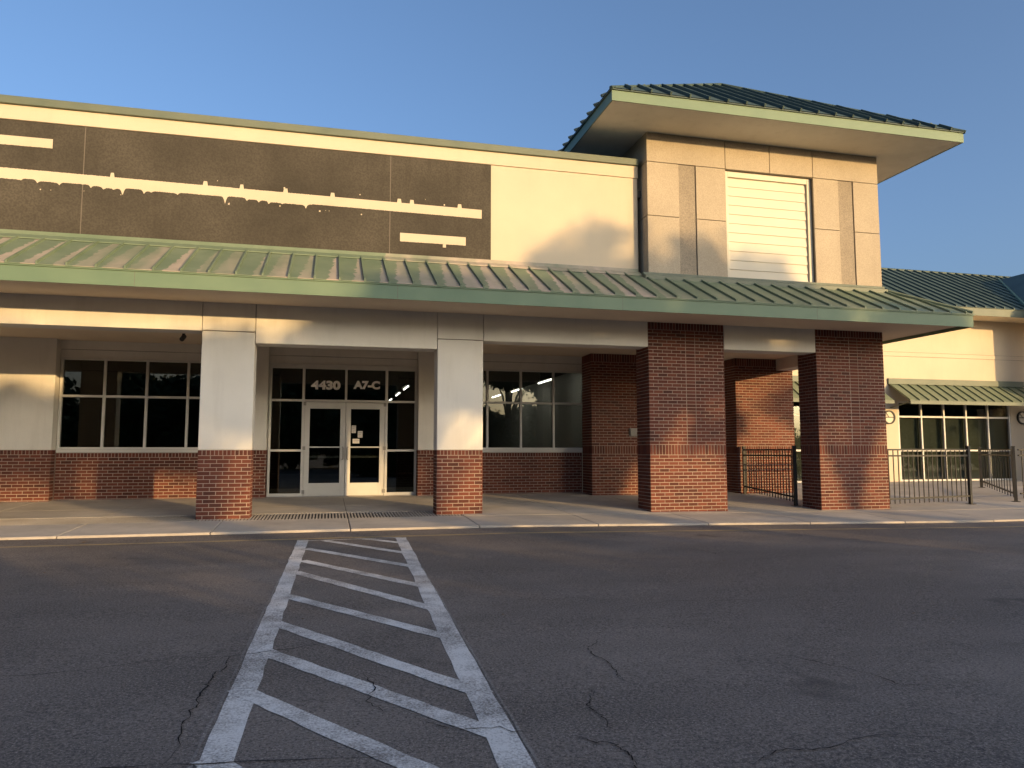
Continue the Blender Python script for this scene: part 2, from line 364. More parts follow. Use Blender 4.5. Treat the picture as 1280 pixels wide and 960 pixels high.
# ------------------------------------------------------------------ brickwork
CO = 0.0677; BL = 0.2033; JT = 0.0125; RC = 0.007
_bm = {}
def brick_mesh(bw, bh):
    k = (round(bw, 3), round(bh, 3))
    if k not in _bm:
        x, z = bw / 2, bh / 2; c = 0.003; d = RC
        b = MB(); back = [(-x, 0.004, -z), (x, 0.004, -z), (x, 0.004, z), (-x, 0.004, z)]
        mid = [(p[0], -d + c, p[2]) for p in back]; fr = [(math.copysign(x - c, p[0]), -d, math.copysign(z - c, p[2])) for p in back]
        b.v = back + mid + fr
        for i in range(4):
            j = (i + 1) % 4; b.f += [(i, j, 4 + j, 4 + i), (4 + i, 4 + j, 8 + j, 8 + i)]
        b.f.append((8, 9, 10, 11)); b.m = [0] * 9
        _bm[k] = b.mesh('brick', M['brick'])
    return _bm[k]
def layout(u0, u1, z0, z1, brk=()):
    """running-bond stretchers between u0..u1 and z0..z1 -> (uc, zc, w, h)"""
    out = []; edges = [u0] + list(brk) + [u1]; n = max(1, round((z1 - z0) / CO)); ch = (z1 - z0) / n
    for k in range(n):
        zc = z0 + (k + 0.5) * ch
        for a, b in zip(edges[:-1], edges[1:]):
            if b - a < 0.26: out.append(((a + b) / 2, zc, b - a - JT, ch - JT)); continue
            u = a - (BL / 2 if k % 2 else 0)
            while u < b - 0.01:
                l = max(u, a); r = min(u + BL, b)
                if r - l > 0.035: out.append(((l + r) / 2, zc, r - l - JT, ch - JT))
                u += BL
    return out
def upright(u0, u1, z0, z1):
    n = max(1, round((u1 - u0) / CO)); s = (u1 - u0) / n
    return [(u0 + (i + 0.5) * s, (z0 + z1) / 2, s - JT, z1 - z0 - JT) for i in range(n)]
class Bricks:
    """collects the bricks of one thing; the first 300 become parts, the rest one joined part"""
    def __init__(s, parent, budget=300): s.parent = parent; s.budget = budget; s.items = []
    def face(s, side, fixed, items):
        rz = {'-y': 0, '-x': -math.pi/2, '+x': math.pi/2, '+y': math.pi}[side]
        for u, z, bw, bh in items:
            loc = (u, fixed, z) if side in ('-y', '+y') else (fixed, u, z)
            s.items.append((loc, rz, bw, bh))
    def emit(s):
        base = pinv(s.parent)
        for loc, rz, bw, bh in s.items[:s.budget]:
            o = bpy.data.objects.new('brick', brick_mesh(bw, bh)); COL.objects.link(o)
            o.parent = s.parent; o.matrix_parent_inverse = base; o.location = loc; o.rotation_euler = (0, 0, rz)
        rest = s.items[s.budget:]
        if rest:
            b = MB()
            for loc, rz, bw, bh in rest:
                me = brick_mesh(bw, bh); mt = Matrix.Translation(loc) @ Matrix.Rotation(rz, 4, 'Z'); n = len(b.v)
                b.v += [tuple(mt @ v.co) for v in me.vertices]
                b.f += [tuple(n + i for i in p.vertices) for p in me.polygons]; b.m += [0] * len(me.polygons)
            tag(b.build('brickwork', M['brick'], s.parent), kind='stuff')
D = 13.67
ROW = 1.083; ROWT = 1.180       # top of the stretchers, top of the rowlock course

def stucco_column(x0, x1, label, full=True):
    o = empty('stucco_column', ((x0 + x1) / 2, D + 0.21, walk(x0, D))); tag(o, label, 'column', 'stucco columns with brick bases under the canopy')
    y0, y1 = D + RC, D + 0.42 - RC
    zb = ROW - 17 * CO
    MB().box(x0 + RC, x1 - RC, y0, y1, -0.2, ROWT - 0.004).build('mortar_core', M['mortar'], o)
    bevel(MB().box(x0, x1, D, D + 0.42, ROWT, 3.236).build('shaft', M['stucco'], o), 0.008)
    bevel(MB().box(x0, x1, D, D + 0.42, 3.252, 3.80).build('capital', M['stucco'], o), 0.006)
    MB().box(x0 + 0.02, x1 - 0.02, D + 0.02, D + 0.4, 3.23, 3.26).build('joint', M['joint'], o)
    bk = Bricks(o)
    for side, fx, a, b in (('-y', y0, x0 + 0.002, x1 - 0.002), ('+x', x1 - RC, D + 0.002, D + 0.418), ('-x', x0 + RC, D + 0.002, D + 0.418), ('+y', y1, x0 + 0.002, x1 - 0.002)):
        bk.face(side, fx, upright(a, b, ROW, ROWT) + layout(a, b, zb, ROW))
    bk.emit(); return o
stucco_column(-2.12, -1.25, 'stucco column with brick base between the wide window and the entrance')
stucco_column(1.98, 2.845, 'stucco column with brick base between the entrance and the window beside the brick pillars')
stucco_column(-6.22, -5.35, 'stucco column with brick base at the outer end of the wide window')

def brick_pillar(x0, x1, y0, y1, top, label, joint=True):
    o = empty('brick_pillar', ((x0 + x1) / 2, (y0 + y1) / 2, walk(x0, y0))); tag(o, label, 'pillar', 'brick pillars carrying the tower')
    MB().box(x0 + RC, x1 - RC, y0 + RC, y1 - RC, -0.3, top).build('mortar_core', M['mortar'], o)
    zb = ROW - 19 * CO; bk = Bricks(o); brk = ((x0 + x1) / 2 - 0.02, (x0 + x1) / 2 + 0.185) if joint else ()
    S1 = ROW + 0.205; S2 = top - 0.205
    for side, fx, a, b, br in (('-y', y0 + RC, x0 + 0.002, x1 - 0.002, brk), ('-x', x0 + RC, y0 + 0.002, y1 - 0.002, ()), ('+x', x1 - RC, y0 + 0.002, y1 - 0.002, ()), ('+y', y1 - RC, x0 + 0.002, x1 - 0.002, ())):
        bk.face(side, fx, layout(a, b, zb, ROW) + upright(a, b, ROW, S1) + layout(a, b, S1, S2, br) + upright(a, b, S2, top))
    bk.emit(); return o
brick_pillar(6.22, 7.90, D, 14.30, 3.80, 'broad brick pillar under the canopy eave, on the entrance side of the tower')
brick_pillar(10.07, 11.76, D, 14.32, 3.80, 'broad brick pillar at the canopy corner with fence panels on both sides')
brick_pillar(6.22, 7.90, 17.0, 17.68, 3.53, 'rear brick pillar beside the window with a small grey box on it', False)
brick_pillar(10.12, 11.80, 17.0, 17.66, 3.53, 'rear brick pillar behind the short fence panel', False)

# ------------------------------------------------------------------ the store building
store = empty('store_building', (2, 17.7, 0.12))
tag(store, 'cream store building with dark sign panel, green canopy, glass entrance and louvred tower', 'building')
def part(b, name, m, parent=None, bev=0): 
    o = b.build(name, M[m] if isinstance(m, str) else m, parent or store)
    if bev: bevel(o, bev)
    return o
WY = 17.70; XL = -15.0
# beams between the columns
for a, b_, z in ((XL, -6.23, 3.24), (-5.34, -2.13, 3.24), (-1.24, 1.97, 3.05), (2.855, 6.215, 3.24), (7.905, 10.065, 3.24)):
    part(MB().box(a, b_, D + 0.001, D + 0.42, z, 3.80), 'beam', 'stucco', None, 0.006)
part(MB().box(XL, 11.75, D + 0.06, D + 0.36, 3.30, 3.78), 'beam_core', 'joint')
part(MB().box(11.30, 11.74, 14.33, 16.99, 3.24, 3.79), 'beam', 'stucco', None, 0.006)
# walkway ceiling
part(MB().box(XL, 11.8, D + 0.42, WY + 0.4, 3.53, 3.60), 'ceiling', 'stucco_soffit')
# back wall: brick plinth panels, pilasters, stucco
bk = Bricks(store)
def pilaster(x0, x1, y=17.45):
    part(MB().box(x0, x1, y, WY + 0.3, ROWT + 0.002, 3.53), 'pilaster', 'stucco', None, 0.006)
    part(MB().box(x0 + RC, x1 - RC, y + RC, WY + 0.3, -0.1, ROWT), 'mortar_bed', 'mortar')
    bk.face('-y', y + RC, upright(x0 + .002, x1 - .002, ROW, ROWT) + layout(x0 + .002, x1 - .002, ROW - 15 * CO, ROW))
    for s, fx in (('-x', x0 + RC), ('+x', x1 - RC)):
        bk.face(s, fx, upright(y + .002, WY, ROW, ROWT) + layout(y + .002, WY, ROW - 15 * CO, ROW))
def plinth(x0, x1, y):
    part(MB().box(x0, x1, y + RC, y + 0.3, -0.1, 1.12), 'mortar_bed', 'mortar')
    bk.face('-y', y + RC, upright(x0, x1, 1.02, 1.118) + layout(x0, x1, 1.02 - 15 * CO, 1.02))
plinth(-5.55, -2.13, WY); plinth(2.93, 6.22, WY)
pilaster(-2.12, -1.285); pilaster(2.085, 2.92); pilaster(-9.0, -5.56)
part(MB().box(XL, -9.0, 17.5, WY + 0.3, -0.1, 3.53), 'outer_wall', 'stucco')
bk.emit()

def window_unit(name, x0, x1, z0, z1, ncol, zmid, y=WY + 0.03, fr=0.05, name_pane='pane', parent=store):
    """aluminium frame with glass panes; frame members are one mesh, each pane its own"""
    o = MB(); pw = (x1 - x0 - fr) / ncol
    for i in range(ncol + 1): o.box(x0 + i * pw, x0 + i * pw + fr, y - 0.05, y + 0.05, z0, z1)
    for z in [z0, z1 - fr] + [q - fr / 2 for q in zmid]:
        for i in range(ncol): o.box(x0 + i * pw + fr, x0 + (i + 1) * pw, y - 0.046, y + 0.046, z, z + fr)
    wn = o.build(name, M['aluminium'], parent); bevel(wn, 0.004)
    zs = [z0 + fr] + sum([[q - fr / 2, q + fr / 2] for q in zmid], []) + [z1 - fr]
    for i in range(ncol):
        for k in range(0, len(zs), 2):
            MB().box(x0 + i * pw + fr - 0.004, x0 + (i + 1) * pw + 0.004, y + 0.012, y + 0.018, zs[k] - 0.004, zs[k + 1] + 0.004).build(name_pane, M['glass'], wn)
    return wn
HD = 3.165
for x0, x1, sx0, sx1 in ((-5.54, -2.13, -5.555, -2.125), (2.93, 6.345, 2.925, 6.215)):
    window_unit('window', x0, min(x1, 6.345), 1.19, HD, 4, [2.335])
    part(MB().box(x0 - 0.004, x1 + 0.0, WY - 0.03, WY + 0.1, 1.125, 1.188), 'window_sill', 'aluminium', None, 0.004)
# wall above the openings with a reveal line
for x0, x1 in ((-5.555, -2.125), (-1.28, 2.08), (2.925, 6.6)):
    part(MB().box(x0, x1, WY + 0.005, WY + 0.2, HD + 0.002, 3.335), 'header', 'stucco')
    part(MB().box(x0, x1, WY - 0.035, WY + 0.2, 3.345, 3.529), 'header', 'stucco')
    part(MB().box(x0, x1, WY + 0.03, WY + 0.2, 3.33, 3.35), 'joint', 'joint')
part(MB().box(6.35, 6.6, WY + 0.0, WY + 0.2, -0.1, HD), 'jamb_wall', 'stucco')

# entrance: transoms, side lights, pair of doors
FZ = 0.125; EY = WY + 0.03
ent = MB(); f = 0.052
XV = [-1.27, -0.55, 0.405, 1.335, 2.03]     # left edges of the verticals
for i, x in enumerate(XV):
    z0 = FZ; 
    if i == 2: z0 = 2.29
    ent.box(x, x + (0.06 if i in (1, 3) else f), EY - 0.055, EY + 0.05, z0, 3.10)
for i in range(4):
    a = XV[i] + (0.06 if i in (1, 3) else f); b_ = XV[i + 1]
    ent.box(a, b_, EY - 0.05, EY + 0.045, 3.05, 3.10); ent.box(a, b_, EY - 0.05, EY + 0.045, 2.29, 2.34)
    if i in (0, 3):
        ent.box(a, b_, EY - 0.05, EY + 0.045, 1.145, 1.195); ent.box(a, b_, EY - 0.05, EY + 0.045, FZ, FZ + 0.075)
ent.box(-1.27, 2.08, EY - 0.05, EY + 0.05, 3.102, HD)
ent = part(ent, 'entrance_frame', 'aluminium', None, 0.004)
for i in range(4):
    a = XV[i] + (0.06 if i in (1, 3) else f); b_ = XV[i + 1]
    MB().box(a - .004, b_ + .004, EY + 0.01, EY + 0.016, 2.336, 3.054).build('pane', M['glass'], ent)
    if i in (0, 3):
        MB().box(a - .004, b_ + .004, EY + 0.01, EY + 0.016, 1.191, 2.294).build('pane', M['glass'], ent)
        MB().box(a - .004, b_ + .004, EY + 0.01, EY + 0.016, FZ + 0.071, 1.149).build('pane', M['glass'], ent)
def door(x0, x1, hinge):
    s = 0.115; z0, z1 = FZ + 0.012, 2.282; d = MB(); y0, y1 = EY - 0.035, EY + 0.015
    d.box(x0, x0 + s, y0, y1, z0, z1); d.box(x1 - s, x1, y0, y1, z0, z1)
    d.box(x0 + s, x1 - s, y0 + .001, y1 - .001, z1 - 0.15, z1); d.box(x0 + s, x1 - s, y0 + .001, y1 - .001, z0, z0 + 0.29)
    d.box(x0 + s, x1 - s, y0 + .012, y1 - .012, 1.232, 1.262)
    o = part(d, 'door', 'aluminium', None, 0.004)
    MB().box(x0 + s - .004, x1 - s + .004, EY - 0.012, EY - 0.006, z0 + 0.286, 1.236).build('pane', M['glass'], o)
    MB().box(x0 + s - .004, x1 - s + .004, EY - 0.012, EY - 0.006, 1.258, z1 - 0.146).build('pane', M['glass'], o)
    hx = x1 - 0.06 if hinge < 0 else x0 + 0.06
    h = MB(); h.smooth = True
    h.tube([(hx, y0 + 0.005, 1.25), (hx, y0 - 0.055, 1.25), (hx - hinge * 0.02, y0 - 0.06, 1.235), (hx - hinge * 0.02, y0 - 0.06, 0.98), (hx, y0 - 0.055, 0.965), (hx, y0 + 0.005, 0.965)], 0.012, 8)
    h.build('handle', M['steel'], o)
    MB().box(x0 + s, x1 - s, EY + 0.05, EY + 0.075, 1.0, 1.05).build('push_bar', M['steel'], o)
    ex = x0 - 0.03 if hinge < 0 else x1 - 0.03
    for z in (0.19, 1.18, 2.20):
        MB().box(ex, ex + 0.06, y0 - 0.028, y0 - 0.002, z, z + 0.085).build('hinge', M['grey_box'], o)
    return o
door(-0.485, 0.428, -1); door(0.436, 1.33, 1)
part(MB().box(-1.27, 2.08, EY - 0.09, EY + 0.1, FZ - 0.05, FZ + 0.01), 'threshold', 'steel')

def text_mesh(txt, name, m, loc, size, parent, bold=0.012):
    cu = bpy.data.curves.new(name, 'FONT'); cu.body = txt; cu.size = size; cu.extrude = 0.001; cu.offset = bold
    t = bpy.data.objects.new('tmp', cu); COL.objects.link(t)
    dg = bpy.context.evaluated_depsgraph_get(); me = bpy.data.meshes.new_from_object(t.evaluated_get(dg))
    bpy.data.objects.remove(t); me.materials.clear(); me.materials.append(m)
    o = bpy.data.objects.new(name, me); COL.objects.link(o); o.parent = parent; o.matrix_parent_inverse = pinv(parent)
    o.location = loc; o.rotation_euler = (R(90), 0, 0); return o, me
def fit_text(txt, x0, x1, z0, z1, y, m, parent):
    o, me = text_mesh(txt, 'lettering', m, (x0, y, z0), 0.3, parent, 0.016)
    xs_ = [v.co.x for v in me.vertices]; ys_ = [v.co.y for v in me.vertices]
    sx = (x1 - x0) / (max(xs_) - min(xs_)); sy = (z1 - z0) / (max(ys_) - min(ys_))
    for v in me.vertices: v.co.x = (v.co.x - min(xs_)) * sx; v.co.y = (v.co.y - min(ys_)) * sy
    return o
fit_text('4430', -0.36, 0.30, 2.575, 2.785, EY + 0.006, M['white_vinyl'], ent)
fit_text('A7-C', 0.595, 1.21, 2.60, 2.80, EY + 0.006, M['white_vinyl'], ent)

# interior seen through the glass
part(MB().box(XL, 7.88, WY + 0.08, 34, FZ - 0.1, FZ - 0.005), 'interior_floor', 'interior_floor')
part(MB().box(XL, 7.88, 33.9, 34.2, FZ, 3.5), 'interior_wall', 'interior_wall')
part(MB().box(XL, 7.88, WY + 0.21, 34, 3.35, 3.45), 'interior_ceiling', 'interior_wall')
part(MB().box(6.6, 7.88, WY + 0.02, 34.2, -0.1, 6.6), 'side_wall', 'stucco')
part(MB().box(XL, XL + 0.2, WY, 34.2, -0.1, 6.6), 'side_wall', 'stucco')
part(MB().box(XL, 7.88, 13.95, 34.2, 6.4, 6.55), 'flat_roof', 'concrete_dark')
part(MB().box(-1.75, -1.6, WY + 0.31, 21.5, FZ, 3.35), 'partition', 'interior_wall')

# parapet wall with the dark sign panel
PY = 13.93
part(MB().box(XL, 6.15, PY, PY + 0.3, 3.7, 6.785), 'parapet_wall', 'stucco_white', None, 0.005)
part(MB().box(XL, 6.16, PY - 0.022, PY + 0.3, 6.789, 7.045), 'parapet_band', 'stucco_white', None, 0.006)
cp = part(MB().extr([(PY - 0.075, 7.047), (PY + 0.36, 7.047), (PY + 0.36, 7.20), (PY - 0.075, 7.185)], XL, 6.15), 'coping', 'green_coping', None, 0.008)
for i, (a, b_) in enumerate(((XL, -4.182), (-4.166, 1.079), (1.095, 3.046))):
    part(MB().box(a, b_, PY - 0.005, PY + 0.01, 4.70, 6.785), 'sign_panel', 'panel_dark')
for xj in (-4.182, 1.079):
    part(MB().box(xj, xj + 0.016, PY - 0.002, PY + 0.01, 4.7, 6.785), 'joint', 'joint')
def ragged(x0, x1, zt, zb, ragged_to, tabs, seed, name='bare_strip'):
    """strip of bare wall left where a sign came off: straight top, torn lower edge up to ragged_to"""
    rnd = random.Random(seed); top, bot = [], []; n = int((x1 - x0) / 0.012); cuts = [x0]
    while cuts[-1] < x1: cuts.append(cuts[-1] + rnd.choice((.12, .2, .3, .45, .7)) * rnd.uniform(.8, 1.2))
    amp = [rnd.choice((.02, .04, .05, .08, .13)) * rnd.uniform(.7, 1.2) for _ in cuts]; lift = [rnd.uniform(-.02, .03) for _ in cuts]; ci = 0
    for i in range(n + 1):
        x = x0 + (x1 - x0) * i / n; t = zt(x); b_ = zb(x)
        while x > cuts[ci + 1]: ci += 1
        if x < ragged_to:
            u = (x - cuts[ci]) / (cuts[ci + 1] - cuts[ci]); wl = cuts[ci + 1] - cuts[ci]
            e0 = math.exp(-(u * wl / .022) ** 1.2); e1 = math.exp(-((1 - u) * wl / .022) ** 1.2)
            b_ -= amp[ci] * e0 + amp[ci + 1] * e1 + lift[ci] * (1 - e0 - e1) + rnd.uniform(-.004, .005)
            t += rnd.uniform(-.003, .004)
        else: b_ += rnd.uniform(-.003, .003)
        for tx in tabs:
            if abs(x - tx) < 0.033: t += 0.075
        top.append((x, t)); bot.append((x, b_))
    b = MB()
    for i in range(n):
        b.poly([(bot[i][0], PY - 0.0085, bot[i][1]), (bot[i+1][0], PY - 0.0085, bot[i+1][1]), (top[i+1][0], PY - 0.0085, top[i+1][1]), (top[i][0], PY - 0.0085, top[i][1])])
    o_ = part(b, name, 'stucco_white')
    if ragged_to < x0: return o_
    b = MB()
    for sx in range(34):
        cx = rnd.uniform(x0, x1); cz = zb(cx) - rnd.uniform(0.05, 0.16) if rnd.random() < 0.7 else zt(cx) + rnd.uniform(0.03, 0.12); s = rnd.uniform(0.004, 0.014)
        b.poly([(cx - s, PY - 0.0085, cz - s), (cx + s, PY - 0.0085, cz - s), (cx + s, PY - 0.0085, cz + s * 1.3), (cx - s, PY - 0.0085, cz + s)])
    return tag(part(b, 'flaking_paint', 'stucco_white'), kind='stuff')
zt = lambda x: 5.938 - 0.0096 * (x + 5.4); zb_ = lambda x: 5.762 - 0.0096 * (x + 5.4)
ragged(XL, 2.86, zt, zb_, -0.35, [-3.72, -2.20, -1.58, -0.82, 0.02, 1.26, 1.50, 2.42], 5)
ragged(XL, -4.67, lambda x: 6.505, lambda x: 6.342, XL - 1, [], 6)
ragged(1.281, 2.546, lambda x: 5.29, lambda x: 5.125, XL - 1, [], 7)
part(MB().box(2.10, 2.16, PY - 0.0085, PY - 0.006, 5.06, 5.124), 'bare_strip', 'stucco_white')

# canopy roof ------------------------------------------------------------------------
EYV, EZ0, EZ1 = 12.27, 3.672, 3.935          # eave line, fascia bottom and top
RY, RZ = 13.78, 4.70                          # where the roof meets the flashing
HX = 12.75; TX0, TX1, TY0 = 6.24, 11.78, 13.64
SL = (RZ - EZ1) / (RY - EYV)
canopy = empty('canopy_roof', (2, EYV, EZ1), parent=store); canopy.matrix_parent_inverse = pinv(store)
SP = 0.4
def hipy(x):                                   # how far up the front slope reaches at x on the hip end
    if x <= TX1: return TY0 if x > TX0 - 0.02 else RY
    return EYV + (HX - x) / (HX - TX1) * (TY0 - EYV)
def rz(y): return EZ1 + SL * (y - EYV) + 0.02
_pm = {}
def roof_panel(x0):
    x1 = x0 + SP; yb = EYV - 0.03
    t0, t1 = hipy(x0), hipy(min(x1, HX - 0.001))
    key = (round(t0, 3), round(t1, 3), x1 > HX)
    if key not in _pm:
        b = MB(); wv = min(x1, HX) - x0 - 0.004; h = 0.042
        zf = lambda y: SL * (y - yb)
        b.hexa([(0, 0, -0.015), (wv, 0, -0.015), (wv, t1 - yb, zf(t1) - 0.015), (0, t0 - yb, zf(t0) - 0.015)], [(0, 0, 0), (wv, 0, 0), (wv, t1 - yb, zf(t1)), (0, t0 - yb, zf(t0))])
        b.hexa([(0, 0, 0), (0.028, 0, 0), (0.028, t0 - yb, zf(t0)), (0, t0 - yb, zf(t0))], [(0, 0.0, h), (0.028, 0.0, h), (0.028, t0 - yb, zf(t0) + h), (0, t0 - yb, zf(t0) + h)])
        _pm[key] = b.mesh('roof_panel', M['green_roof'])
    o = bpy.data.objects.new('roof_panel', _pm[key]); COL.objects.link(o); o.parent = canopy; o.matrix_parent_inverse = pinv(canopy)
    o.location = (x0, yb, rz(yb)); return o
x = -4.65 - 26 * SP
while x < HX - 0.05: roof_panel(x); x += SP
# hip end facing right
b = MB(); hz = lambda X, Y: rz(EYV)
top = [(HX, EYV, rz(EYV)), (HX, 17.6, rz(EYV)), (TX1, 17.6, rz(TY0)), (TX1, TY0, rz(TY0))]
b.poly(top); 
y = 12.6
while y < 17.5:
    xt = TX1 if y > TY0 else HX - (y - EYV) / (TY0 - EYV) * (HX - TX1)
    zt_ = rz(EYV) + (HX - xt) / (HX - TX1) * (rz(TY0) - rz(EYV))
    b.hexa([(HX, y, rz(EYV)), (HX, y + .03, rz(EYV)), (xt, y + .03, zt_), (xt, y, zt_)], [(HX, y, rz(EYV) + .045), (HX, y + .03, rz(EYV) + .045), (xt, y + .03, zt_ + .045), (xt, y, zt_ + .045)]); y += SP
b.build('hip_end', M['green_dark'], canopy)
MB().tube([(HX, EYV, rz(EYV) + .02), (TX1, TY0, rz(TY0) + .03)], 0.035, 6).build('hip_cap', M['green_roof'], canopy)
# fascia with a lip, flashing, soffit
fa = MB(); fa.box(XL, HX, EYV, EYV + 0.02, EZ0, EZ1 - 0.03); fa.box(XL, HX + 0.018, EYV - 0.018, EYV + 0.03, EZ1 - 0.03, EZ1 + 0.006)
fa.box(HX - 0.02, HX, EYV + 0.021, 17.6, EZ0, EZ1 - 0.03); fa.box(HX - 0.02, HX + 0.018, EYV + 0.031, 17.6, EZ1 - 0.03, EZ1 + 0.006)
fa = part(fa, 'fascia', 'green_fascia')
for xj in (-6.9, -2.9, 1.1, 5.1, 9.1):
    MB().box(xj, xj + 0.006, EYV - 0.0015, EYV + 0.001, EZ0 + 0.002, EZ1 - 0.032).build('fascia_joint', M['joint'], fa)
part(MB().box(XL, HX - 0.021, EYV + 0.021, D, EZ0 + 0.07, EZ0 + 0.10), 'soffit', 'stucco_soffit')
part(MB().box(11.77, HX - 0.021, D, 17.6, EZ0 + 0.07, EZ0 + 0.10), 'soffit', 'stucco_soffit')
fl = MB().extr([(RY - 0.10, RZ - 0.02), (PY + 0.005, RZ - 0.02), (PY + 0.005, 4.872), (PY - 0.05, 4.865), (PY - 0.06, 4.80), (PY - 0.10, 4.79), (RY - 0.10, 4.70)], XL, TX0 - 0.12)
part(fl, 'flashing', 'green_roof')
fl = MB().extr([(TY0 - 0.12, rz(TY0) - 0.09), (TY0 + 0.02, rz(TY0) - 0.05), (TY0 + 0.02, 4.755), (TY0 - 0.02, 4.75), (TY0 - 0.03, rz(TY0) + 0.055), (TY0 - 0.12, rz(TY0) + 0.02)], TX0 - 0.12, TX1 + 0.04)
part(fl, 'flashing', 'green_coping')

# tower ------------------------------------------------------------------------------
TT = 7.68; TB = 4.68; TY1 = 17.35
tower = empty('tower', ((TX0 + TX1) / 2, TY0, TB), parent=store); tower.matrix_parent_inverse = pinv(store)
def tp(b, name, m, bev=0.004):
    o = b.build(name, M[m], tower); 
    if bev: bevel(o, bev)
    return o
LX0, LX1 = 8.02, 10.13
core = MB(); core.box(TX0 + .03, LX0 - .0, TY0 + .035, TY1 - .03, TB - .6, TT); core.box(LX1, TX1 - .03, TY0 + .035, TY1 - .03, TB - .6, TT)
core.box(LX0, LX1, TY0 + .035, TY1 - .03, 7.06, TT); core.box(LX0, LX1, TY0 + .20, TY1 - .03, TB - .6, 7.06)
tp(core, 'wall_core', 'joint', 0)
g = 0.006
def panel(x0, x1, z0, z1, m='stucco_tan', dy=0.0): tp(MB().box(x0 + g, x1 - g, TY0 + dy, TY0 + .05, z0 + g, z1 - g), 'wall_panel', m)
for a, b_ in ((TX0 - g, 8.02), (8.02, 9.076), (9.076, 10.13), (10.13, TX1 + g)): panel(a, b_, 7.066, TT + g)
for x0, xa, xb, x1 in ((TX0 - g, 6.948, 7.33, LX0 + g), (LX1 - g, 10.76, 11.13, TX1 + g)):
    for a, b_ in ((x0, xa), (xb, x1)): panel(a, b_, TB, 5.936); panel(a, b_, 5.936, 7.066)
    tp(MB().box(xa - g, xb - 0.014, TY0 + 0.014, TY0 + .05, TB, 7.066 - g), 'wall_panel', 'stucco_dark')
for z0, z1 in ((TB, 5.936), (5.936, 7.066), (7.066, TT + g)):
    for a, b_ in ((TY0 + .051, 15.4), (15.4, TY1 + g)):
        tp(MB().box(TX0, TX0 + .05, a, b_ - g, z0 + g, z1 - g), 'wall_panel', 'stucco_tan')
        tp(MB().box(TX1 - .05, TX1, a, b_ - g, z0 + g, z1 - g), 'wall_panel', 'stucco_tan')
    tp(MB().box(TX0 + .051, TX1 - .051, TY1 - .05, TY1, z0 + g, z1 - g), 'wall_panel', 'stucco_tan')
# louvre
lv = MB(); ly = TY0 + 0.085; lz0, lz1 = 4.70, 7.058
lv.box(LX0 + .002, LX0 + .10, ly, ly + .09, lz0, lz1); lv.box(LX1 - .10, LX1 - .002, ly, ly + .09, lz0, lz1); lv.box(LX0 + .10, LX1 - .10, ly + .001, ly + .09, lz1 - .12, lz1); lv.box(LX0 + .10, LX1 - .10, ly + .001, ly + .09, lz0, lz0 + .06)
lou = tp(lv, 'louvre', 'white_paint')
n = 11; hh = (lz1 - .12 - lz0 - .06) / n
sm = MB().hexa([(-(LX1 - LX0) / 2 + .106, 0.016, 0), ((LX1 - LX0) / 2 - .106, 0.016, 0), ((LX1 - LX0) / 2 - .106, .04, 0), (-(LX1 - LX0) / 2 + .106, .04, 0)],
               [(-(LX1 - LX0) / 2 + .106, .035, hh + .01), ((LX1 - LX0) / 2 - .106, .035, hh + .01), ((LX1 - LX0) / 2 - .106, .055, hh + .02), (-(LX1 - LX0) / 2 + .106, .055, hh + .02)]).mesh('slat', M['white_paint'])
for i in range(n):
    o = bpy.data.objects.new('slat', sm); COL.objects.link(o); o.parent = lou; o.matrix_parent_inverse = pinv(lou)
    o.location = ((LX0 + LX1) / 2, ly + .02, lz0 + .06 + i * hh)
# tower roof
RX0, RX1, RY0, RY1 = 5.03, 12.98, 12.48, 18.32; F0, F1 = TT, TT + 0.19; AP = Vector((9.0, 15.4, 9.86))
tp(MB().box(RX0 + .02, RX1 - .02, RY0 + .02, RY1 - .02, F0 + .002, F0 + .03), 'soffit', 'stucco', 0)
fs = MB(); fs.box(RX0, RX1, RY0, RY0 + .02, F0 - .01, F1); fs.box(RX0, RX1, RY1 - .02, RY1, F0 - .01, F1); fs.box(RX0, RX0 + .02, RY0 + .021, RY1 - .021, F0 - .01, F1); fs.box(RX1 - .02, RX1, RY0 + .021, RY1 - .021, F0 - .01, F1)
tp(fs, 'fascia', 'green_fascia', 0)
lip = MB(); e = 0.03
lip.box(RX0 - e, RX1 + e, RY0 - e, RY1 + e, F1 + .001, F1 + .018); tp(lip, 'drip_edge', 'green_dark', 0)
def hip_panels(c0, c1):
    c0 = Vector(c0); c1 = Vector(c1); d = c1 - c0; Ln = d.length; d.normalize(); n = round(Ln / SP); s = Ln / n
    base_dir = (AP - c0) - d * (AP - c0).dot(d); apu = (AP - c0).dot(d); full = base_dir.length; up = base_dir.normalized(); nm = d.cross(up).normalized()
    if nm.z < 0: nm = -nm
    def hgt(u): return full * (u / apu if u <= apu else (Ln - u) / (Ln - apu))
    for i in range(n):
        u0, u1 = i * s, (i + 1) * s; pts = [(u0, 0), (u1, 0), (u1, hgt(u1))] + ([(apu, full)] if u0 < apu < u1 else []) + ([(u0, hgt(u0))] if hgt(u0) > 1e-6 else [])
        P3 = [c0 + d * u + up * v + nm * 0.012 for u, v in pts]
        b = MB(); b.poly(P3); b.poly([p - nm * .012 for p in P3][::-1])
        h0 = hgt(u0)
        if h0 > 0.03:
            hw = 0.016; q = lambda u, v, k: c0 + d * u + up * v + nm * (0.012 + k)
            b.hexa([q(u0 - hw, -0.03, 0), q(u0 + hw, -0.03, 0), q(u0 + hw, h0, 0), q(u0 - hw, h0, 0)], [q(u0 - hw, -0.03, .055), q(u0 + hw, -0.03, .055), q(u0 + hw, h0, .055), q(u0 - hw, h0, .055)])
        o = b.build('roof_panel', M['green_dark'], tower)
zr = F1 + .02
